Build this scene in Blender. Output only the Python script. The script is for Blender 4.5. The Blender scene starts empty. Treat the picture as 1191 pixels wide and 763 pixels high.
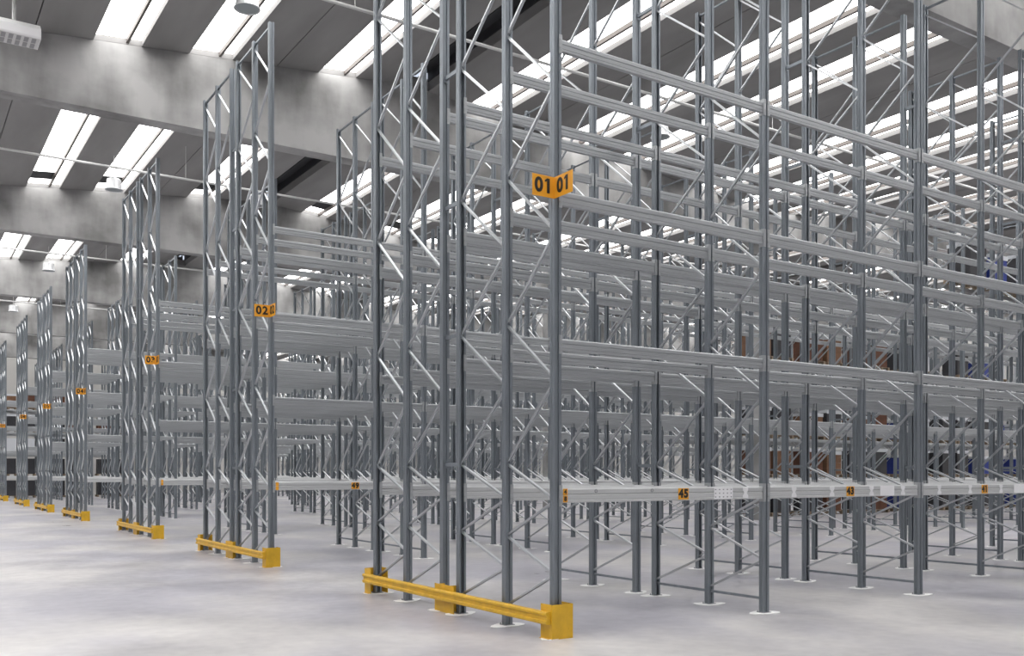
import bpy, math, random
from mathutils import Vector, Matrix
random.seed(7)
SC = bpy.context.scene
COL = SC.collection

# ------------------------------------------------------------------ mesh helper
class MB:
    def __init__(s): s.v = []; s.f = []; s.m = []
    def quadbox(s, p, mi=0):            # p: 8 corners, bottom 4 ccw then top 4
        b = len(s.v); s.v += [tuple(q) for q in p]
        for f in ((3,2,1,0),(4,5,6,7),(0,1,5,4),(1,2,6,5),(2,3,7,6),(3,0,4,7)):
            s.f.append([b+i for i in f]); s.m.append(mi)
    def box(s, x0, x1, y0, y1, z0, z1, mi=0):
        s.quadbox([(x0,y0,z0),(x1,y0,z0),(x1,y1,z0),(x0,y1,z0),(x0,y0,z1),(x1,y0,z1),(x1,y1,z1),(x0,y1,z1)], mi)
    def bar(s, a, b, w, h, side=(1,0,0), mi=0):   # box bar a->b; w along side, h across
        a = Vector(a); b = Vector(b); d = (b-a).normalized()
        u = Vector(side); u = (u - d*u.dot(d)).normalized(); n = d.cross(u)
        u *= w/2; n *= h/2
        s.quadbox([a-u-n, a+u-n, a+u+n, a-u+n, b-u-n, b+u-n, b+u+n, b-u+n], mi)
    def channel(s, a, b, w, h, t=.004, mi=0):   # U channel in the YZ plane, open side facing down
        a = Vector(a); b = Vector(b); d = (b-a).normalized(); u = Vector((1,0,0)); n = d.cross(u)
        if n.z < 0: n = -n
        poly = [(-w/2,-h/2),(-w/2+t,-h/2),(-w/2+t,h/2-t),(w/2-t,h/2-t),(w/2-t,-h/2),(w/2,-h/2),(w/2,h/2),(-w/2,h/2)]
        L = (b-a).length
        s.prism(poly, lambda p, q, k: tuple(a + u*p + n*q + d*k), 0, L, mi)
    def prism(s, poly, fn, t0, t1, mi=0):         # poly 2-D ccw, fn(p,q,t)->xyz
        b = len(s.v); n = len(poly)
        for t in (t0, t1):
            for p, q in poly: s.v.append(fn(p, q, t))
        s.f.append([b+i for i in range(n-1,-1,-1)]); s.m.append(mi)
        s.f.append([b+n+i for i in range(n)]); s.m.append(mi)
        for i in range(n):
            j = (i+1) % n
            s.f.append([b+i, b+j, b+n+j, b+n+i]); s.m.append(mi)
    def lathe(s, prof, n=20, c=(0,0,0), mi=0):
        b = len(s.v); k = len(prof)
        for i in range(n):
            a = 2*math.pi*i/n
            for r, z in prof: s.v.append((c[0]+r*math.cos(a), c[1]+r*math.sin(a), c[2]+z))
        for i in range(n):
            j = (i+1) % n
            for q in range(k-1):
                s.f.append([b+i*k+q, b+j*k+q, b+j*k+q+1, b+i*k+q+1]); s.m.append(mi)
    def tube(s, a, b, r, n=8, mi=0):
        a = Vector(a); b = Vector(b); d = (b-a).normalized()
        u = d.orthogonal().normalized(); w = d.cross(u); o = len(s.v)
        for p in (a, b):
            for i in range(n):
                t = 2*math.pi*i/n; s.v.append(tuple(p + u*r*math.cos(t) + w*r*math.sin(t)))
        for i in range(n):
            j = (i+1) % n; s.f.append([o+i, o+j, o+n+j, o+n+i]); s.m.append(mi)
        s.f.append([o+i for i in range(n-1,-1,-1)]); s.m.append(mi)
        s.f.append([o+n+i for i in range(n)]); s.m.append(mi)
    def add(s, o, off=(0,0,0)):
        b = len(s.v); ox, oy, oz = off
        s.v += [(x+ox, y+oy, z+oz) for x, y, z in o.v]
        s.f += [[b+i for i in f] for f in o.f]; s.m += o.m
    def mesh(s, name, mats):
        me = bpy.data.meshes.new(name); me.from_pydata(s.v, [], s.f); me.update()
        for m in (mats if isinstance(mats, (list, tuple)) else [mats]): me.materials.append(m)
        if any(s.m): me.polygons.foreach_set('material_index', s.m)
        return me

def put(name, me, parent=None, loc=(0,0,0), rot=None):
    o = bpy.data.objects.new(name, me); COL.objects.link(o)
    o.location = loc
    if rot: o.rotation_euler = rot
    if parent: o.parent = parent
    return o
def tag(o, label, cat, group=None, kind=None):
    o['label'] = label; o['category'] = cat
    if group: o['group'] = group
    if kind: o['kind'] = kind
    return o
def struct(name, me, label=None, loc=(0,0,0)):
    o = put(name, me, None, loc); o['kind'] = 'structure'
    if label: o['label'] = label
    return o

# ------------------------------------------------------------------ materials
def mat(name, col, rough=.6, metal=0.0, var=0.0, scale=4.0, bump=0.0, stretch=(1,1,1), emit=None, spec=None):
    m = bpy.data.materials.new(name); m.use_nodes = True
    nt = m.node_tree; b = nt.nodes['Principled BSDF']
    b.inputs['Base Color'].default_value = (*col, 1)
    b.inputs['Roughness'].default_value = rough
    b.inputs['Metallic'].default_value = metal
    if spec is not None: b.inputs['Specular IOR Level'].default_value = spec
    if emit:
        b.inputs['Emission Color'].default_value = (*emit[:3], 1)
        b.inputs['Emission Strength'].default_value = emit[3]
    if var or bump:
        tc = nt.nodes.new('ShaderNodeTexCoord'); mp = nt.nodes.new('ShaderNodeMapping')
        mp.inputs['Scale'].default_value = stretch
        nz = nt.nodes.new('ShaderNodeTexNoise'); nz.inputs['Scale'].default_value = scale
        nz.inputs['Detail'].default_value = 6
        nt.links.new(tc.outputs['Object'], mp.inputs[0]); nt.links.new(mp.outputs[0], nz.inputs['Vector'])
        if var:
            r = nt.nodes.new('ShaderNodeValToRGB')
            r.color_ramp.elements[0].position = .3; r.color_ramp.elements[1].position = .7
            r.color_ramp.elements[0].color = (*[c*(1-var) for c in col], 1)
            r.color_ramp.elements[1].color = (*[min(1, c*(1+var)) for c in col], 1)
            nt.links.new(nz.outputs['Fac'], r.inputs[0]); nt.links.new(r.outputs[0], b.inputs['Base Color'])
        if bump:
            bp = nt.nodes.new('ShaderNodeBump'); bp.inputs['Strength'].default_value = bump
            bp.inputs['Distance'].default_value = .02
            nt.links.new(nz.outputs['Fac'], bp.inputs['Height']); nt.links.new(bp.outputs[0], b.inputs['Normal'])
    return m

def concrete(name, c0, c1, rough=.8):
    m = bpy.data.materials.new(name); m.use_nodes = True
    nt = m.node_tree; b = nt.nodes['Principled BSDF']; b.inputs['Roughness'].default_value = rough
    tc = nt.nodes.new('ShaderNodeTexCoord')
    def nz(scale, st, det=6):
        mp = nt.nodes.new('ShaderNodeMapping'); mp.inputs['Scale'].default_value = st
        n = nt.nodes.new('ShaderNodeTexNoise'); n.inputs['Scale'].default_value = scale; n.inputs['Detail'].default_value = det
        nt.links.new(tc.outputs['Object'], mp.inputs[0]); nt.links.new(mp.outputs[0], n.inputs['Vector']); return n
    a = nz(.55, (1,1,1.3), 8); d = nz(1.8, (1.3,1.3,.3), 8)        # clouds and downward streaks
    mx = nt.nodes.new('ShaderNodeMath'); mx.operation = 'MULTIPLY_ADD'; mx.inputs[1].default_value = .72
    m2 = nt.nodes.new('ShaderNodeMath'); m2.operation = 'MULTIPLY'; m2.inputs[1].default_value = .28
    nt.links.new(d.outputs['Fac'], m2.inputs[0]); nt.links.new(a.outputs['Fac'], mx.inputs[0]); nt.links.new(m2.outputs[0], mx.inputs[2])
    r = nt.nodes.new('ShaderNodeValToRGB'); r.color_ramp.elements[0].position = .38; r.color_ramp.elements[1].position = .60
    r.color_ramp.elements[0].color = (*c0, 1); r.color_ramp.elements[1].color = (*c1, 1)
    nt.links.new(mx.outputs[0], r.inputs[0]); nt.links.new(r.outputs[0], b.inputs['Base Color'])
    return m

M_POST = mat('galvanised_post', (.245,.27,.295), .38, .6, .12, 9, .0, (1,1,.2))
M_BRACE = mat('galvanised_brace', (.60,.62,.64), .33, .9)
M_BEAM = mat('galvanised_beam', (.45,.465,.48), .38, .6, .09, 2.5, 0, (.4,1,8))
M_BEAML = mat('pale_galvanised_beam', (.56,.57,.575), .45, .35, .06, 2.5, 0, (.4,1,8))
M_STEEL = mat('bolt_steel', (.30,.31,.33), .4, .8)
M_YEL = mat('yellow_guard_paint', (.68,.40,.022), .45, 0, .14, 6)
M_ORG = mat('orange_sign', (.80,.36,.02), .5)
M_BLK = mat('black_print', (.015,.013,.012), .6)
M_LAB = mat('white_label', (.80,.80,.82), .6)
M_GROUT = mat('white_levelling_grout', (.88,.88,.87), .7, 0, .05, 20)
M_GIRD = concrete('girder_concrete', (.20,.198,.194), (.43,.426,.42))
M_ROOF = mat('roof_slab_concrete', (.27,.265,.26), .85, 0, .16, 1.2, 0, (1,.2,1))
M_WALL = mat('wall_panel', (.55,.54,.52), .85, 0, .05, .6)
M_DARK = mat('dark_vent', (.035,.036,.04), .7)
M_PIPE = mat('painted_pipe', (.62,.62,.61), .5)
M_LAMP = mat('lamp_aluminium', (.72,.73,.74), .35, .3)
M_WHITE = mat('white_enamel', (.85,.85,.85), .4)
M_LENS = mat('lamp_lens', (.30,.33,.34), .3)
M_SLOT = mat('louvre_grey', (.30,.30,.305), .6)
M_FRAME = mat('skylight_bar', (.11,.095,.085), .6)
M_SKY = mat('skylight_pane', (.9,.9,.9), .5, emit=(1.0, .99, .98, 5.8))
M_CART = mat('brown_carton', (.12,.05,.028), .8, 0, .25, 3)
M_CART2 = mat('tan_carton', (.19,.10,.055), .8, 0, .2, 3)
M_BLUE = mat('blue_wrap', (.02,.04,.24), .4)
M_DKG = mat('dark_wrap', (.035,.035,.04), .4, 0, .3, 2)
M_WRAP = mat('white_wrap', (.62,.64,.67), .35)
M_ORGW = mat('orange_wrap', (.80,.20,.04), .5)
M_WOOD = mat('pallet_wood', (.26,.20,.14), .8, 0, .2, 6, 0, (1,6,1))

def floor_mat():
    m = bpy.data.materials.new('power_floated_floor'); m.use_nodes = True
    nt = m.node_tree; b = nt.nodes['Principled BSDF']
    tc = nt.nodes.new('ShaderNodeTexCoord')
    def nz(s, st, det):
        mp = nt.nodes.new('ShaderNodeMapping'); mp.inputs['Scale'].default_value = st
        n = nt.nodes.new('ShaderNodeTexNoise'); n.inputs['Scale'].default_value = s; n.inputs['Detail'].default_value = det
        nt.links.new(tc.outputs['Object'], mp.inputs[0]); nt.links.new(mp.outputs[0], n.inputs['Vector']); return n
    a = nz(.7, (1,1,1), 5); c = nz(6, (1,1,1), 4)
    ad = nt.nodes.new('ShaderNodeMath'); ad.operation = 'MULTIPLY_ADD'; ad.inputs[1].default_value = .3
    s2 = nt.nodes.new('ShaderNodeMath'); s2.operation = 'MULTIPLY'; s2.inputs[1].default_value = .7
    nt.links.new(a.outputs['Fac'], s2.inputs[0]); nt.links.new(c.outputs['Fac'], ad.inputs[0]); nt.links.new(s2.outputs[0], ad.inputs[2])
    r = nt.nodes.new('ShaderNodeValToRGB'); r.color_ramp.elements[0].position = .32; r.color_ramp.elements[1].position = .68
    r.color_ramp.elements[0].color = (.40,.392,.41,1); r.color_ramp.elements[1].color = (.66,.65,.66,1)
    nt.links.new(ad.outputs[0], r.inputs[0])
    st = nz(.33, (1,.8,1), 4)                       # large soft patches, lavender to cream
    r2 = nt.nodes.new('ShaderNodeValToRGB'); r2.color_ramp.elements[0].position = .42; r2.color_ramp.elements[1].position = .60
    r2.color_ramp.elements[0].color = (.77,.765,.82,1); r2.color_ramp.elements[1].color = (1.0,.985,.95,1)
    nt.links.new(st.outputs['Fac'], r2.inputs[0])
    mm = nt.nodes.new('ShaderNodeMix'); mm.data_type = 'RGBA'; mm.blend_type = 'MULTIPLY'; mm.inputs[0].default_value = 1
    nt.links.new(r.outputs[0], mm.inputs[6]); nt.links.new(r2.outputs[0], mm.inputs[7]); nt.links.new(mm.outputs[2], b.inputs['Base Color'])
    rr = nt.nodes.new('ShaderNodeMapRange'); rr.inputs['To Min'].default_value = .22; rr.inputs['To Max'].default_value = .42
    nt.links.new(a.outputs['Fac'], rr.inputs['Value']); nt.links.new(rr.outputs[0], b.inputs['Roughness'])
    return m
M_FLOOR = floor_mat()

# ------------------------------------------------------------------ layout numbers (metres)
CX, CY, CZ = -5.59, -7.73, 1.65
ROWY = [0, 8.6, 17.2, 28.0, 36.7, 45.5, 56.2, 64.9]
PY = [0, .90, 1.90, 2.30, 3.28, 4.20]
BAY = 3.05
NST = [7, 12, 15, 15, 15, 15, 15, 15]
TOP = 9.65
LEV = [(1.355, 1.50), (2.895, 3.015), (4.37, 4.51), (5.925, 6.045)]
LEVX = [(7.42, 7.55), (8.92, 9.04)]
ORD = ['first','second','third','fourth','fifth','sixth','seventh','eighth','ninth','tenth','eleventh','twelfth','thirteenth','fourteenth','fifteenth']
XL, XR, YF, YB = -21.7, 48.3, -15.5, 74.3
RIDGE, HALF, SLOPE, ZR = 6.3, 14.0, .095, 12.25
def zroof(x):
    d = abs((x - RIDGE + HALF) % (2*HALF) - HALF)
    return ZR - SLOPE*d

# ------------------------------------------------------------------ shell
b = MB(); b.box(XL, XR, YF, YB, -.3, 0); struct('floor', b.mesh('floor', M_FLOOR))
M_WALL2 = mat('dark_unseen_cladding', (.24,.245,.26), .8, 0, .05, .6)  # unseen left and front walls, darkened to cut bounce on posts and braces
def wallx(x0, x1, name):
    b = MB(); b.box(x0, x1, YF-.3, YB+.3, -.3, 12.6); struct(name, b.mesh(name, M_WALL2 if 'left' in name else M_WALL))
def wally(y0, y1, name):
    b = MB(); b.box(XL, XR, y0, y1, -.3, 12.6)
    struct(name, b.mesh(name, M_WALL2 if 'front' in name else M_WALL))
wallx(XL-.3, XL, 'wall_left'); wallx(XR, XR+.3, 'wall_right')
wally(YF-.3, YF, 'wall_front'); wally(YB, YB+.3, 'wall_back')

GY = [2.27 + 13.05*k for k in range(-1, 6)]       # front faces of the girders
GW = .48
strips = []                                        # (x0, x1, dark)
for rc in (RIDGE - 2*HALF, RIDGE, RIDGE + 2*HALF, RIDGE + 4*HALF):
    strips.append((rc-.45, rc+.45, True))
    for off in (2.23, 5.48, 7.6, 11.05, 13.0):
        for sg in (-1, 1):
            c = rc + sg*off
            strips.append((c-.52, c+.52, False))
strips = sorted(s for s in strips if s[0] > XL+.2 and s[1] < XR-.2)
# roof slabs: boards with fine joints between them, running from girder to girder
cb = MB()
def slab(x0, x1, y0, y1, t=.26):
    # break at ridge / valley lines
    cuts = [x0] + [k for k in [RIDGE-2*HALF, RIDGE-HALF, RIDGE, RIDGE+HALF, RIDGE+2*HALF, RIDGE+3*HALF] if x0+1e-3 < k < x1-1e-3] + [x1]
    for a, c in zip(cuts, cuts[1:]):
        za, zc = zroof(a), zroof(c)
        cb.quadbox([(a,y0,za),(c,y0,zc),(c,y1,zc),(a,y1,za),(a,y0,za+t),(c,y0,zc+t),(c,y1,zc+t),(a,y1,za+t)])
bays_y = []
ys = [YF] + GY + [YB]
for i in range(len(ys)-1):
    a = ys[i] + (0 if i == 0 else GW); bays_y.append((a, ys[i+1]))
edges = [XL]
for s0, s1, dk in strips: edges += [s0, s1]
edges.append(XR)
for (y0, y1) in bays_y:
    for k in range(0, len(edges), 2):
        a, c = edges[k], edges[k+1]
        n = max(1, round((c-a)/1.15)); w = (c-a)/n
        for q in range(n):
            slab(a+q*w + (.012 if q else 0), a+(q+1)*w - (.012 if q < n-1 else 0), y0, y1)
        slab_back = MB()
# solid strip above every girder and a closing layer above the joints
for gy in GY: slab(XL, XR, gy, gy+GW)
for k in range(0, len(edges), 2):
    a, c = edges[k], edges[k+1]
    cuts = [a] + [q for q in [RIDGE-HALF, RIDGE, RIDGE+HALF, RIDGE+2*HALF, RIDGE+3*HALF, RIDGE-2*HALF] if a < q < c] + [c]
    for p, q in zip(cuts, cuts[1:]):
        zp, zq = zroof(p)+.262, zroof(q)+.262
        cb.quadbox([(p,YF,zp),(q,YF,zq),(q,YB,zq),(p,YB,zp),(p,YF,zp+.1),(q,YF,zq+.1),(q,YB,zq+.1),(p,YB,zp+.1)])
struct('ceiling', cb.mesh('ceiling', M_ROOF))
# skylights: a wide pane, a brown glazing bar and a narrow pane; the ridge strip is a dark vent
wn = 0
for (s0, s1, dk) in strips:
    for (y0, y1) in bays_y:
        wn += 1
        za, zc = zroof(s0), zroof(s1)
        f = lambda x: za + (zc-za)*(x-s0)/(s1-s0)
        b = MB()
        y0b, y1b = y0, y1
        gap = (not dk) and 15 < y0 < 17
        segs = [(s0, s1)] if dk else [(s0, s0+.70), (s0+.76, s1)]
        off = .5 if dk else .14
        for si, (a, c) in enumerate(segs):
            y1b = y1-1.5 if gap and si == 0 else y1
            b.quadbox([(a,y0b,f(a)+off),(c,y0b,f(c)+off),(c,y1b,f(c)+off),(a,y1b,f(a)+off),
                       (a,y0b,f(a)+off+.04),(c,y0b,f(c)+off+.04),(c,y1b,f(c)+off+.04),(a,y1b,f(a)+off+.04)])
        if gap:
            for (p0, p1, mi) in ((y1-1.5, y1-.6, 1), (y1-.6, y1, 0)):  # dark end panel, then a glowing strip imitating the lit girder ledge
                a, c = s0, s0+.70
                b.quadbox([(a,p0,f(a)+off),(c,p0,f(c)+off),(c,p1,f(c)+off),(a,p1,f(a)+off),
                           (a,p0,f(a)+off+.04),(c,p0,f(c)+off+.04),(c,p1,f(c)+off+.04),(a,p1,f(a)+off+.04)], mi)
        w = struct('window_%d' % wn, b.mesh('window', [M_DARK if dk else M_SKY, M_DARK]),
                   'dark ridge vent between roof slabs' if dk else 'bright skylight strip between roof slabs')
        g = MB()
        if dk:
            for a, c in ((s0-.02, s0+.03), (s1-.03, s1+.02)):
                g.quadbox([(a,y0,f(a)+.26),(c,y0,f(c)+.26),(c,y1,f(c)+.26),(a,y1,f(a)+.26),(a,y0,f(a)+.6),(c,y0,f(c)+.6),(c,y1,f(c)+.6),(a,y1,f(a)+.6)])
            g.box((s0+s1)/2-.04, (s0+s1)/2+.04, y0, y1, ZR+.30 if abs(s0+.45-RIDGE)<.01 else f(s0)+.3, f(s0)+.42)
            put('vent_bar', g.mesh('vent_bar', M_DARK), w)
        else:
            a, c = s0+.70, s0+.76
            g.quadbox([(a,y0,f(a)+.03),(c,y0,f(c)+.03),(c,y1,f(c)+.03),(a,y1,f(a)+.03),(a,y0,f(a)+.15),(c,y0,f(c)+.15),(c,y1,f(c)+.15),(a,y1,f(a)+.15)])
            put('glazing_bar', g.mesh('glazing_bar', M_FRAME), w)
# girders: flat soffit, top follows the roof pitch
tn = 0
ZG = 9.92
for gy in GY:
    for rc in (RIDGE-2*HALF, RIDGE, RIDGE+2*HALF):
        x0, x1 = max(rc-HALF+.01, XL), min(rc+HALF-.01, XR)
        xs = sorted({x0, x1} | ({rc} if x0 < rc < x1 else set()))
        if x1 - x0 < 1: continue
        poly = [(x0, ZG), (x1, ZG)] + [(x, zroof(x)-.005) for x in reversed(xs)]
        b = MB(); b.prism(poly, lambda p, q, t: (p, t, q), gy+GW, gy)
        tn += 1; struct('trim_%d' % tn, b.mesh('girder', M_GIRD), 'deep concrete roof girder')
    for xc in (RIDGE-HALF, RIDGE+HALF):
        if gy < 0 or xc < 0: continue
        if 0 < gy < 5: continue
        tn += 1; b = MB(); b.box(xc-.22, xc+.22, gy+.04, gy+.44, 0, ZG); b.box(xc-.34, xc+.34, gy+.02, gy+.46, ZG-.5, ZG-.001)
        struct('trim_%d' % tn, b.mesh('column', M_GIRD), 'square concrete column under the roof girders')

# ------------------------------------------------------------------ upright frames
def post_mb(face):                    # cross-section: front plate with a groove, flanged open back
    w, d = .047, .036
    poly = [(-w,-d),(-.016,-d),(-.012,-d+.014),(.012,-d+.014),(.016,-d),(w,-d),(w,-.006),(w-.012,.002),(w,.010),
            (w,d),(.022,d),(.022,d-.010),(w-.014,d-.012),(w-.014,-d+.022),(-w+.014,-d+.022),(-w+.014,d-.012),(-.022,d-.010),(-.022,d),(-w,d),(-w,.010),(-w+.012,.002),(-w,-.006)]
    b = MB()
    if face < 0: b.prism(poly, lambda p, q, t: (p, q, t), .012, TOP)
    else: b.prism(poly, lambda p, q, t: (-p, -q, t), .012, TOP)
    return b
def foot_mb():
    b = MB(); b.box(-.065,.065,-.055,.055,.006,.012)
    for sx in (-1, 1): b.tube((sx*.056, .048, .012), (sx*.056, .048, .028), .006, 6)
    return b
def grout_mb():
    b = MB(); n = 14; pts = []
    for i in range(n):
        a = 2*math.pi*i/n; r = 1 + .12*math.sin(3*a+1)
        pts.append((.21*r*math.cos(a), .13*r*math.sin(a)))
    b.prism(pts, lambda p, q, t: (p, q, t), .0005, .006); return b
ZIG = [(1,.22),(0,.63),(1,.975),(0,1.38),(1,1.76),(0,2.60),(1,3.27),(0,4.10),(1,4.86),(0,5.61),(1,6.42),(0,7.16),(1,7.94),(0,8.70),(1,9.50)]
BW, BH = .034, .021
def brace_list(span):                 # endpoints in (y,z) of one half frame, near post at y=0, far post at span
    L = []
    for (a, za), (c, zc) in zip(ZIG, ZIG[1:]): L.append(((a*span, za), (c*span, zc)))
    return L
def inset(p, q, e=.012):
    v = Vector((q[0]-p[0], q[1]-p[1])); l = v.length; v /= l
    return (p[0]+v[0]*e, p[1]+v[1]*e), (q[0]-v[0]*e, q[1]-v[1]*e)
POSTM = {f: post_mb(f).mesh('post', M_POST) for f in (-1, 1)}
FOOTM = foot_mb().mesh('foot_plate', M_STEEL)
GROUTM = grout_mb().mesh('grout_pad', M_GROUT)
def brace_mesh(p, q):
    b = MB(); p2, q2 = inset(p, q); b.channel((0, p2[0], p2[1]), (0, q2[0], q2[1]), BW, BH)
    for y, z in (p2, q2): b.tube((-.030, y, z), (.030, y, z), .011, 6)
    return b
def strut_mb(span, z):
    b = MB(); b.bar((0, .02, z), (0, span-.02, z), .035, .03); return b
FR = {}
for side in (0, 1):
    base = PY[0] if side == 0 else PY[3]
    ysl = [p - base for p in (PY[0:3] if side == 0 else PY[3:6])]
    diag = []; hor = []; farmb = MB()
    for h in range(2):
        y0 = ysl[h]; sp = ysl[h+1]-ysl[h]
        for p, q in brace_list(sp):
            mb = brace_mesh(p, q); diag.append((y0, mb.mesh('diagonal_brace', M_BRACE))); 
            lt = MB(); lt.channel((0, p[0], p[1]), (0, q[0], q[1]), BW, BH); farmb.add(lt, (0, y0, 0))
        for z in (.17, TOP-.06):
            mb = strut_mb(sp, z); hor.append((y0, mb.mesh('horizontal_brace', M_POST))); farmb.add(mb, (0, y0, 0))
    faces = (-1, -1, 1)
    pm = MB()
    for y, fc in zip(ysl, faces): pm.add(post_mb(fc), (0, y, 0))
    nf = len(pm.f); comb = MB(); comb.add(pm); 
    farmb.m = [1]*len(farmb.f); comb.add(farmb)
    ft = MB()
    for y in ysl: ft.add(foot_mb(), (0, y, 0))
    ft.m = [2]*len(ft.f); comb.add(ft)
    gt = MB()
    for y in ysl: gt.add(grout_mb(), (0, y, 0))
    gt.m = [3]*len(gt.f); comb.add(gt)
    FR[side] = dict(ys=ysl, faces=faces, diag=diag, hor=hor, far=comb.mesh('upright_frame', [M_POST, M_BRACE, M_STEEL, M_GROUT]))
def row_txt(r): return 'row 0%d' % (r+1)
SIDE = ('front rack', 'rear rack')
for r, ry in enumerate(ROWY):
    for k in range(NST[r]):
        for side in (0, 1):
            F = FR[side]; base = ry + (PY[0] if side == 0 else PY[3])
            x = k*BAY
            pos = 'at the row end' if k == 0 else '%s upright line from the row end' % ORD[k]
            lab = 'galvanised three-post upright frame, %s, %s, %s' % (row_txt(r), SIDE[side], pos)
            lab = lab.replace('galvanised three-post upright frame', 'tall galvanised frame')
            detailed = r < 2 or (r < 4 and k < 3)
            if detailed:
                e = put('upright_frame', None, None, (x, base, 0))
                for y, fc in zip(F['ys'], F['faces']):
                    p = put('post', POSTM[fc], e, (0, y, 0))
                    put('foot_plate', FOOTM, p); put('grout_pad', GROUTM, p, rot=(0, 0, random.choice((0, math.pi)) + random.uniform(-.35, .35)))
                for y, me in F['diag']: put('diagonal_brace', me, e, (0, y, 0))
                for y, me in F['hor']: put('horizontal_brace', me, e, (0, y, 0))
            else:
                e = put('upright_frame', F['far'], None, (x, base, 0))
            tag(e, lab, 'rack frame', 'three-post galvanised upright frames')

# spacers that tie the two back-to-back racks
sp = MB(); g = PY[3]-PY[2]
sp.bar((0, .036, 0), (0, g-.036, 0), .03, .045); sp.box(-.03,.03,.034,.040,-.05,.05); sp.box(-.03,.03,g-.040,g-.034,-.05,.05)
SPM = sp.mesh('rack_spacer', M_POST); rest = MB()
for r, ry in enumerate(ROWY):
    for k in range(NST[r]):
        for zi, z in enumerate((1.76, 3.29, 4.86, 6.43, 8.0)):
            if (r < 4 and k < 12) or (r < 6 and k < 8):
                o = put('rack_spacer', SPM, None, (k*BAY, ry+PY[2], z))
                tag(o, 'short steel spacer in %s, %s upright line, %s from the floor' % (row_txt(r), ORD[k], ORD[zi]), 'rack spacer', 'spacers between back-to-back racks')

# ------------------------------------------------------------------ beams
def beam_mb(z0, z1, conn=False):
    h = z1-z0; L = BAY - .094; b = MB()
    # stepped front: two shallow grooves along the face
    prof = [(-.025,0),(.025,0),(.025,h),(-.018,h),(-.025,h-.012),(-.025,h*.64),(-.017,h*.60),(-.017,h*.54),(-.025,h*.50),(-.025,h*.24),(-.020,h*.20),(-.025,h*.16)]
    b.prism([(p, q) for p, q in prof][::-1], lambda p, q, t: (t, p, q-h), 0.006, L-.006)
    return b
def conn_mb(h, left):
    b = MB(); x = 0 if left else BAY-.094; s = 1 if left else -1
    b.box(min(x, x+s*.006), max(x, x+s*.006), -.042, .030, -h-.035, .035)
    b.box(min(x+s*.006, x-s*.034), max(x+s*.006, x-s*.034), -.044, -.0375, -h-.035, .035)
    for zz in (-h*.1, -h*.8): b.tube((x-s*.02, -.050, zz), (x-s*.02, -.044, zz), .008, 6)
    return b
PL = ["front rack's front posts", "front rack's middle posts", "front rack's back posts",
      "rear rack's front posts", "rear rack's middle posts", "rear rack's back posts"]
allb = []
F_PX = 1097.0; cs, sn = .8367, .5480
def project(x, y, z):
    dx, dy, dz = x-CX, y-CY, z-CZ
    xc = cs*dx - sn*dy; zc = sn*dx + cs*dy
    if zc < .5: return None
    return 595.5+F_PX*xc/zc, 551-F_PX*dz/zc, zc
for r, ry in enumerate(ROWY):
    for k in range(NST[r]-1):
        levels = list(enumerate(LEV))
        if r in (1, 2) and k >= 7: levels += [(4, LEVX[0]), (5, LEVX[1])]
        for pl, py in enumerate(PY):
            for li, (z0, z1) in levels:
                p = project(k*BAY+.6, ry+py, z1); zc = p[2] if p else 99
                q = project((k+1)*BAY, ry+py, z1)
                inview = (p and -20 < p[0] < 1191 and -5 < p[1] < 770) or (q and -20 < q[0] < 1200 and 0 < q[1] < 763)
                w = abs(q[0]-p[0]) if p and q else 0
                allb.append((0 if inview else 1, zc + (0 if pl in (0, 5) else .8), r, k, pl, li, z0, z1))
allb.sort(); BM = {}; CM = {}
rest = MB(); cnt = 0
for (iv, zc, r, k, pl, li, z0, z1) in allb:
    h = z1-z0; flip = pl in (2, 5)
    x0 = k*BAY+.047; y = ROWY[r]+PY[pl]
    if iv == 0 and cnt < 299:
        cnt += 1
        near = cnt <= 130
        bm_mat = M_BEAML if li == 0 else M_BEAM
        key = (round(h, 3), near, li == 0)
        if key not in BM:
            b = beam_mb(z0, z1)
            if not near: b.add(conn_mb(h, True)); b.add(conn_mb(h, False))
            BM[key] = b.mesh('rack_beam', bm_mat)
            CM[key] = [conn_mb(h, l).mesh('end_connector', M_BEAM) for l in (True, False)]
        o = put('rack_beam', BM[key], None, (x0, y, z1))
        if near:
            for me in CM[key]: put('end_connector', me, o)
        tag(o, 'galvanised beam, %s, %s bay, %s level, %s' % (row_txt(r), ORD[k], ORD[li], PL[pl]), 'rack beam', 'horizontal galvanised rack beams')
        if (r, k, pl, li) in ((0,0,0,0),(0,1,0,0),(0,2,0,0),(1,0,0,0)): BM[(r, k)] = o
    else:
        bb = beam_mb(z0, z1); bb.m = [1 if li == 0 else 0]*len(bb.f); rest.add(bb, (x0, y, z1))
tag(put('rack_beam', rest.mesh('rack_beam', [M_BEAM, M_BEAML])), 'mass of galvanised beams filling the distant rack rows', 'rack beam', None, 'stuff')

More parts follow.
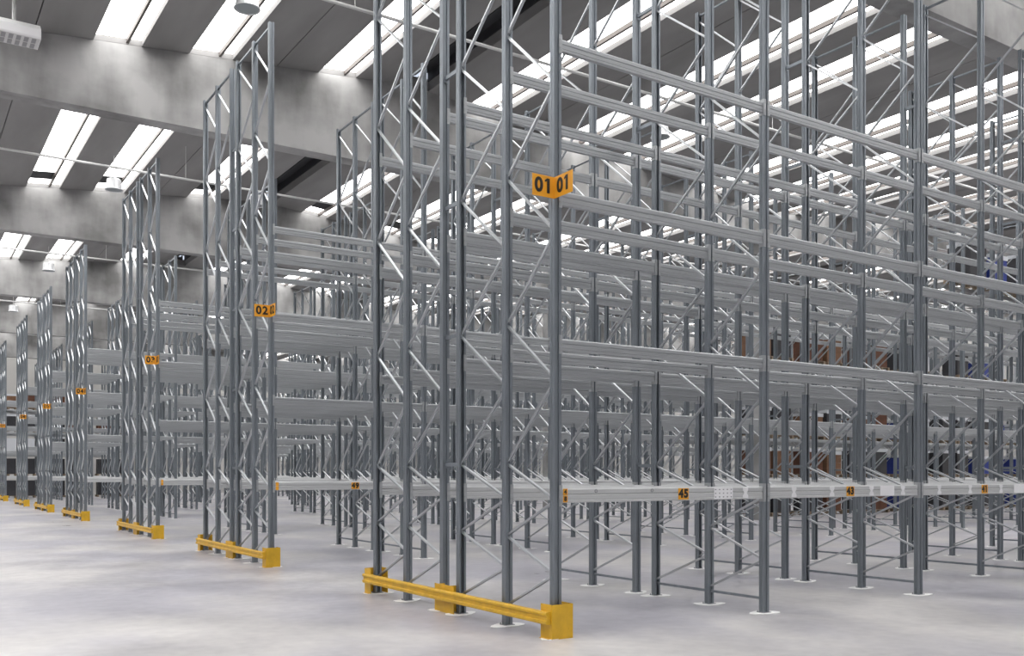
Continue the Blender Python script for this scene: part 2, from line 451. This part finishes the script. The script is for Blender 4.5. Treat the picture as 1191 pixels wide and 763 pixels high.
# ------------------------------------------------------------------ lettering
def text_mesh(s, size, m, depth=.0015, bold=.0):
    c = bpy.data.curves.new('number', 'FONT'); c.body = s; c.size = size; c.align_x = 'CENTER'; c.align_y = 'CENTER'
    c.extrude = depth; c.offset = bold; c.space_character = 1.18
    o = bpy.data.objects.new('tmp', c); COL.objects.link(o)
    dg = bpy.context.evaluated_depsgraph_get(); me = bpy.data.meshes.new_from_object(o.evaluated_get(dg))
    bpy.data.objects.remove(o)
    if s.endswith('1'):                      # the upstroke of the figure one
        xr = max(v.co.x for v in me.vertices); yt = max(v.co.y for v in me.vertices if v.co.x > xr-.3*size)
        xl = min(v.co.x for v in me.vertices if v.co.x > xr-.3*size)
        b = MB(); b.prism([(xl+.01*size, yt-.14*size), (xl+.01*size, yt), (xl-.13*size, yt-.10*size), (xl-.13*size, yt-.20*size)][::-1], lambda p, q, t: (p, q, t), -depth, depth)
        old = MB(); old.v = [tuple(v.co) for v in me.vertices]; old.f = [list(p.vertices) for p in me.polygons]; old.m = [0]*len(old.f)
        old.add(b); me = old.mesh('number', [])
    me.materials.clear(); me.materials.append(m); return me
ROT_FRONT = (math.pi/2, 0, 0)              # faces -Y, reads towards +X
ROT_SIDE = (math.pi/2, 0, -math.pi/2)      # faces -X, reads towards -Y
SW, SH = .27, .215
for r, ry in enumerate(ROWY[:7]):
    e = put('row_number_sign', None, None, (-.045, ry-.04, 4.41))
    b = MB(); b.box(-SW, 0, -.003, 0, 0, SH); p1 = put('face_plate', b.mesh('face_plate', M_ORG), e)
    b = MB(); b.box(-.003, 0, -.31, -.003, 0, SH); p2 = put('face_plate', b.mesh('face_plate', M_ORG), e)
    t = '0%d' % (r+1); me = text_mesh(t, .195, M_BLK, bold=.007)
    put('number', me, p1, (-SW/2, -.005, SH/2), ROT_FRONT)
    put('number', me, p2, (-.005, -.157, SH/2), ROT_SIDE)
    b = MB(); b.box(-.004, .05, 0, .004, .02, SH-.02); put('fixing_tab', b.mesh('fixing_tab', M_STEEL), e)
    tag(e, 'folded orange sign with black %s on the corner post of its rack row' % t, 'sign', 'orange row number signs')

def stick(o, name, me, x, z, rot=ROT_FRONT, y=-.027):
    return put(name, me, o, (x, y, z), rot)
def plate_mb(w, h):
    b = MB(); b.box(-w/2, w/2, -h/2, h/2, 0, .0012); return b
h0 = LEV[0][1]-LEV[0][0]
lab_o = plate_mb(.155, .125).mesh('orange_label', M_ORG)
lab_s = plate_mb(.055, .066).mesh('orange_label', M_ORG)
lab_w = plate_mb(.30, .13).mesh('white_label', M_LAB)
fig = MB()                                   # white hourglass shaped load marking
fig.prism([(-.045,-.06),(.045,-.06),(.045,-.03),(.018,0),(.045,.03),(.045,.06),(-.045,.06),(-.045,.03),(-.018,0),(-.045,-.03)], lambda p, q, t: (p, q, t), 0, .0012)
figm = fig.mesh('white_marking', M_LAB)
dots = MB()
for i in range(5):
    for j in range(3): dots.box(-.125+i*.0625-.010, -.125+i*.0625+.010, -.042+j*.042-.006, -.042+j*.042+.006, .0012, .002)
dotm = dots.mesh('print', M_STEEL)
def num_label(o, txt, x):
    l = stick(o, 'orange_label', lab_o, x, -h0/2); l['label'] = 'orange label with black number %s' % txt
    put('number', text_mesh(txt, .125, M_BLK, bold=.007), l, (0, 0, .0025))
if (0,0) in BM:
    o = BM[(0,0)]
    for zz, t in ((-.035, '4'), (-.107, '8')):
        l = stick(o, 'orange_label', lab_s, .055, zz); put('number', text_mesh(t, .06, M_BLK, bold=.003), l, (0, 0, .0025))
    num_label(o, '45', 1.68)
    l = stick(o, 'white_label', lab_w, 2.30, -h0/2); put('print', dotm, l)
    for x in (2.66,): stick(o, 'white_marking', figm, x, -h0/2)
    for x in (.45, 1.22):
        b = MB(); b.lathe([(.012,0),(.02,0),(.02,.002),(.012,.002)], 10)
        stick(o, 'hole_rim', b.mesh('hole_rim', M_STEEL), x, -.03); 
if (0,1) in BM:
    o = BM[(0,1)]
    for x in (.45, 1.16, 1.95, 2.62): stick(o, 'white_marking', figm, x, -h0/2)
    num_label(o, '43', 1.52); stick(o, 'white_label', lab_w, 2.28, -h0/2)
if (0,2) in BM:
    o = BM[(0,2)]
    for x in (.40, 1.15, 1.95): stick(o, 'white_marking', figm, x, -h0/2)
    num_label(o, '41', 1.52); stick(o, 'white_label', lab_w, 2.45, -h0/2)
for r in range(1, 4):                        # bay label on the first bay of the next rows
    for o in list(COL.objects):
        if o.name.startswith('rack_beam') and o.get('label', '').startswith('galvanised beam, %s, first bay, first level, front rack\'s front' % row_txt(r)):
            l = stick(o, 'orange_label', lab_s, .055, -.035); l = stick(o, 'orange_label', lab_s, .055, -.107)
            if r == 1: num_label(o, '49', 1.55)

# ------------------------------------------------------------------ yellow end protection
def u_guard(front):                          # U channel round a post, front=-1 opens to +Y
    b = MB(); t = .008; w0, w1 = -.135, .125; y0, y1 = -.125, .07; H = .345
    s = 1 if front < 0 else -1
    def bx(x0, x1, ya, yb, z0, z1):
        ya, yb = sorted((s*ya, s*yb)); b.box(x0, x1, ya, yb, z0, z1)
    bx(w0, w1, y0, y0+t, .0, H); bx(w0, w0+t, y0+t, y1, .0, H); bx(w1-t, w1, y0+t, y1, .0, H)
    bx(w0-.03, w0, y0+.02, y1-.02, 0, .008)
    for x in (-.09, .08):
        b.tube((x, s*(y0-.004), .10), (x, s*(y0+t), .10), .014, 8)
    return b
GU = {f: u_guard(f).mesh('post_guard', M_YEL) for f in (-1, 1)}
mg = MB(); mg.box(-.12, -.112, -.03, g+.03, 0, .33); mg.box(-.112, -.03, .055, .063, 0, .33); mg.box(-.112,-.03, g-.063, g-.055, 0, .33)
MGM = mg.mesh('middle_guard', M_YEL)
rl = MB()
rl.prism([(-.185,.150),(-.137,.150),(-.137,.275),(-.185,.275),(-.192,.262),(-.192,.240),(-.178,.232),(-.178,.194),(-.192,.186),(-.192,.163)], lambda p, q, t: (p, t, q), 4.28, -.10)
RLM = rl.mesh('barrier_rail', M_YEL)
for r, ry in enumerate(ROWY[:7]):
    e = put('end_barrier', None, None, (0, ry, 0))
    put('barrier_rail', RLM, e)
    put('post_guard', GU[-1], e, (0, 0, 0)); put('post_guard', GU[1], e, (0, PY[5], 0))
    put('middle_guard', MGM, e, (0, PY[2], 0))
    tag(e, 'low yellow steel barrier with post guards at the end of %s' % row_txt(r), 'barrier', 'yellow row end barriers')

# ------------------------------------------------------------------ pipes, lamps under the roof
for i, yy in enumerate((9.5, 22.4, 35.6, 48.8, 61.8)):
    e = put('ceiling_pipe', None, None, (0, yy, 10.82))
    b = MB(); b.tube((XL+.01, 0, 0), (XR-.01, 0, 0), .034, 10)
    for x in range(-18, 48, 6): b.tube((x-.05, 0, 0), (x+.05, 0, 0), .042, 10)
    put('pipe', b.mesh('pipe', M_PIPE), e)
    for x in range(-16, 46, 6):
        zz = zroof(x)
        if zz-10.82 > .12:
            b = MB(); b.tube((x, 0, .03), (x, 0, zz-10.82), .008, 6); put('hanger', b.mesh('hanger', M_PIPE), e)
    tag(e, 'thin grey pipe under the roof, %s from the front between girders' % ORD[i], 'pipe', 'pipes under the roof')
dome = MB(); dome.lathe([(.02,.34),(.17,.34),(.215,.31),(.225,.20),(.235,.08),(.25,.0),(.275,-.015),(.255,-.02),(.24,.0),(.21,.07),(.16,.12),(.02,.125)], 24)
lens = MB(); lens.lathe([(.001,.005),(.238,.002),(.238,-.004),(.001,-.002)], 24)
DM, LM = dome.mesh('reflector', M_LAMP), lens.mesh('lens', M_LENS)
for i, (x, y, z) in enumerate(((.55, 11.7, 11.33), (.2, 24.0, 10.60), (.1, 38.2, 10.60), (-.1, 50.8, 10.60), (4.6, 23.6, 10.7), (12.0, 11.7, 10.9), (12.0, 23.9, 10.7))):
    e = put('high_bay_lamp', None, None, (x, y, z))
    put('reflector', DM, e); put('lens', LM, e)
    b = MB(); b.tube((0,0,.34), (0,0,zroof(x)-z), .012, 8); put('hanger_rod', b.mesh('hanger_rod', M_PIPE), e)
    near = ['beside the nearest skylight over the left aisle', 'beyond the first girder', 'beyond the second girder', 'beyond the third girder',
            'above the third row near its second bay', 'over the right side behind row 01', 'over the right side behind row 02'][i]
    tag(e, 'round metal high bay lamp hanging %s' % near, 'ceiling lamp', 'high bay lamps')
# rectangular louvre light at the upper left
lx, ly, lz = -4.15, 13.35, 10.28
e = put('louvre_light', None, None, (lx, ly, lz))
b = MB(); b.prism([(-.28,.0),(.28,.0),(.30,.03),(.30,.18),(.14,.32),(-.14,.32),(-.30,.18),(-.30,.03)], lambda p, q, t: (t, p, q), 1.0, .12)
put('housing', b.mesh('housing', M_WHITE), e)
b = MB()
for i in range(6):
    for yy in (-.24, .02): b.box(.17+i*.135, .25+i*.135, yy, yy+.22, -.009, -.004)
b.box(.13, .99, -.27, .27, -.004, -.0005, 1)
put('louvre', b.mesh('louvre', [M_SLOT, M_PIPE]), e)
b = MB(); b.tube((.55,0,.32), (.55,0,zroof(lx+.55)-lz), .035, 8); put('hanger_rod', b.mesh('hanger_rod', M_PIPE), e)
tag(e, 'white rectangular louvred light hanging in front of the first girder, upper left', 'ceiling light')

# ------------------------------------------------------------------ stored pallet loads
def pallet_mb():
    b = MB()
    for i in range(5): b.box(-.5, .5, -.4+i*.175, -.4+i*.175+.10, .12, .142)
    for x in (-.5, -.05, .40): b.box(x, x+.10, -.4, .4, .10, .12); b.box(x, x+.10, -.4, .4, 0, .022)
    for x in (-.5, -.05, .40):
        for y in (-.4, -.05, .30): b.box(x, x+.10, y, y+.10, .022, .10)
    return b
PAL = pallet_mb().mesh('pallet', M_WOOD)
def carton_mb(nx, nz, h):
    b = MB()
    for i in range(nx):
        for j in range(nz):
            x0 = -.45+i*.9/nx; z0 = j*h/nz
            for y0 in (-.38, 0): b.box(x0+.004, x0+.9/nx-.004, y0+.004, y0+.376, z0+.002, z0+h/nz-.003)
    return b
def wrap_mb(h):
    b = MB(); pts = [(-.45,-.36),(-.43,-.38),(.43,-.38),(.45,-.36),(.45,.36),(.43,.38),(-.43,.38),(-.45,.36)]
    b.prism(pts, lambda p, q, t: (p, q, t), 0, h)
    for z in (.25, .5, .75):
        if z < h-.1: b.prism([(p*1.012, q*1.012) for p, q in pts], lambda p, q, t: (p, q, t), z, z+.03)
    return b
def sheet_mb():
    b = MB(); b.box(-.465, .465, -.395, .395, 0, .02)
    b.box(-.465,.465,-.395,-.385,-.12,0); b.box(-.465,-.455,-.385,.385,-.09,0); b.box(.455,.465,-.385,.385,-.09,0); return b
SHEET = sheet_mb().mesh('top_sheet', M_WRAP)
KIND = {
 'brown': ('stack of brown cartons', carton_mb(2,3,1.0).mesh('carton_stack', M_CART), 1.0),
 'tan': ('stack of tan cartons', carton_mb(3,4,.9).mesh('carton_stack', M_CART2), .9),
 'blue': ('blue wrapped load', wrap_mb(.8).mesh('wrapped_load', M_BLUE), .8),
 'dark': ('dark wrapped load', wrap_mb(1.05).mesh('wrapped_load', M_DKG), 1.05),
 'white': ('white wrapped load', wrap_mb(.9).mesh('wrapped_load', M_WRAP), .9),
 'orange': ('orange wrapped load', wrap_mb(.8).mesh('wrapped_load', M_ORGW), .8)}
LZ = [0.0] + [z1 for z0, z1 in LEV] + [z1 for z0, z1 in LEVX]
LT = ['on the floor', 'on the first level', 'on the second level', 'on the third level', 'on the fourth level', 'on the fifth level', 'on the top level']
def load(r, k, li, h, kind, side=0, sheet=True):
    x = k*BAY + (.95 if h == 0 else 2.10); y = ROWY[r] + (.45 if side == 0 else 3.74)
    z = LZ[li] + (.0005 if li == 0 else .001)
    where = '%s of %s, %s bay, %s half%s' % (LT[li], row_txt(r), ORD[k], 'left' if h == 0 else 'right', '' if side == 0 else ', rear rack')
    # the 0.8 m deep pallet stands across the 0.9 m deep pair of beams
    p = put('pallet', PALW, None, (x, y, z)); tag(p, 'wooden pallet %s' % where, 'pallet', 'pallets in the stocked bays')
    txt, me, hh = KIND[kind]
    o = put('carton_stack' if 'carton' in txt else 'wrapped_load', me, None, (x, y, z+.1425))
    if sheet: put('top_sheet', SHEET, o, (0, 0, hh+.001))
    tag(o, '%s %s' % (txt, where), 'carton stack' if 'carton' in txt else 'wrapped load', 'stock on the pallets')
b = pallet_mb(); b.v = [(x, y*1.17, z) for x, y, z in b.v]; PALW = b.mesh('pallet', M_WOOD)
for k in range(7, 14):
    for h in (0, 1):
        for li in (0, 1, 2, 4):
            x = k + h*.5
            if x < 10: kind = random.choice(['brown','dark','tan','dark','brown'])
            else: kind = random.choice(['dark','dark','blue','dark','white'])
            if random.random() < .12: continue
            load(2, k, li, h, kind, 0, random.random() < .8)
for k, h, li, kind in ((7,0,5,'dark'),(7,1,5,'blue'),(8,0,5,'dark'),(8,1,5,'blue'),(9,0,5,'tan'),(9,1,6,'orange'),(8,1,6,'orange'),(9,0,6,'blue'),(8,1,4,'dark'),(9,1,4,'blue')):
    load(1, k, li, h, kind)
for k in range(0, 3):
    for h in (0, 1):
        for li, kinds in ((0, ['dark']), (1, ['dark']), (2, ['dark','white']), (3, ['dark','brown']), (4, ['brown','tan'])):
            load(7, k, li, h, random.choice(kinds), 0, li >= 2)

# ------------------------------------------------------------------ world, camera, view
w = bpy.data.worlds.new('World'); SC.world = w; w.use_nodes = True
w.node_tree.nodes['Background'].inputs[0].default_value = (.75, .82, .95, 1)
w.node_tree.nodes['Background'].inputs[1].default_value = 1.0
cam = bpy.data.cameras.new('Camera'); co = bpy.data.objects.new('Camera', cam); COL.objects.link(co)
co.location = (CX, CY, CZ)
co.rotation_euler = (math.pi/2, 0, -math.atan2(sn, cs))
cam.sensor_width = 36; cam.lens = F_PX/1191*36; cam.shift_y = (551-381.5)/1191; cam.clip_end = 300; cam.clip_start = .05
SC.camera = co
SC.view_settings.view_transform = 'Standard'; SC.view_settings.look = 'None'
SC.view_settings.exposure = 0; SC.view_settings.gamma = 1; SC.view_settings.use_curve_mapping = False
SC.cycles.use_denoising = True
SC.cycles.max_bounces = 8; SC.cycles.diffuse_bounces = 5; SC.cycles.glossy_bounces = 4
SC.cycles.sample_clamp_indirect = 6
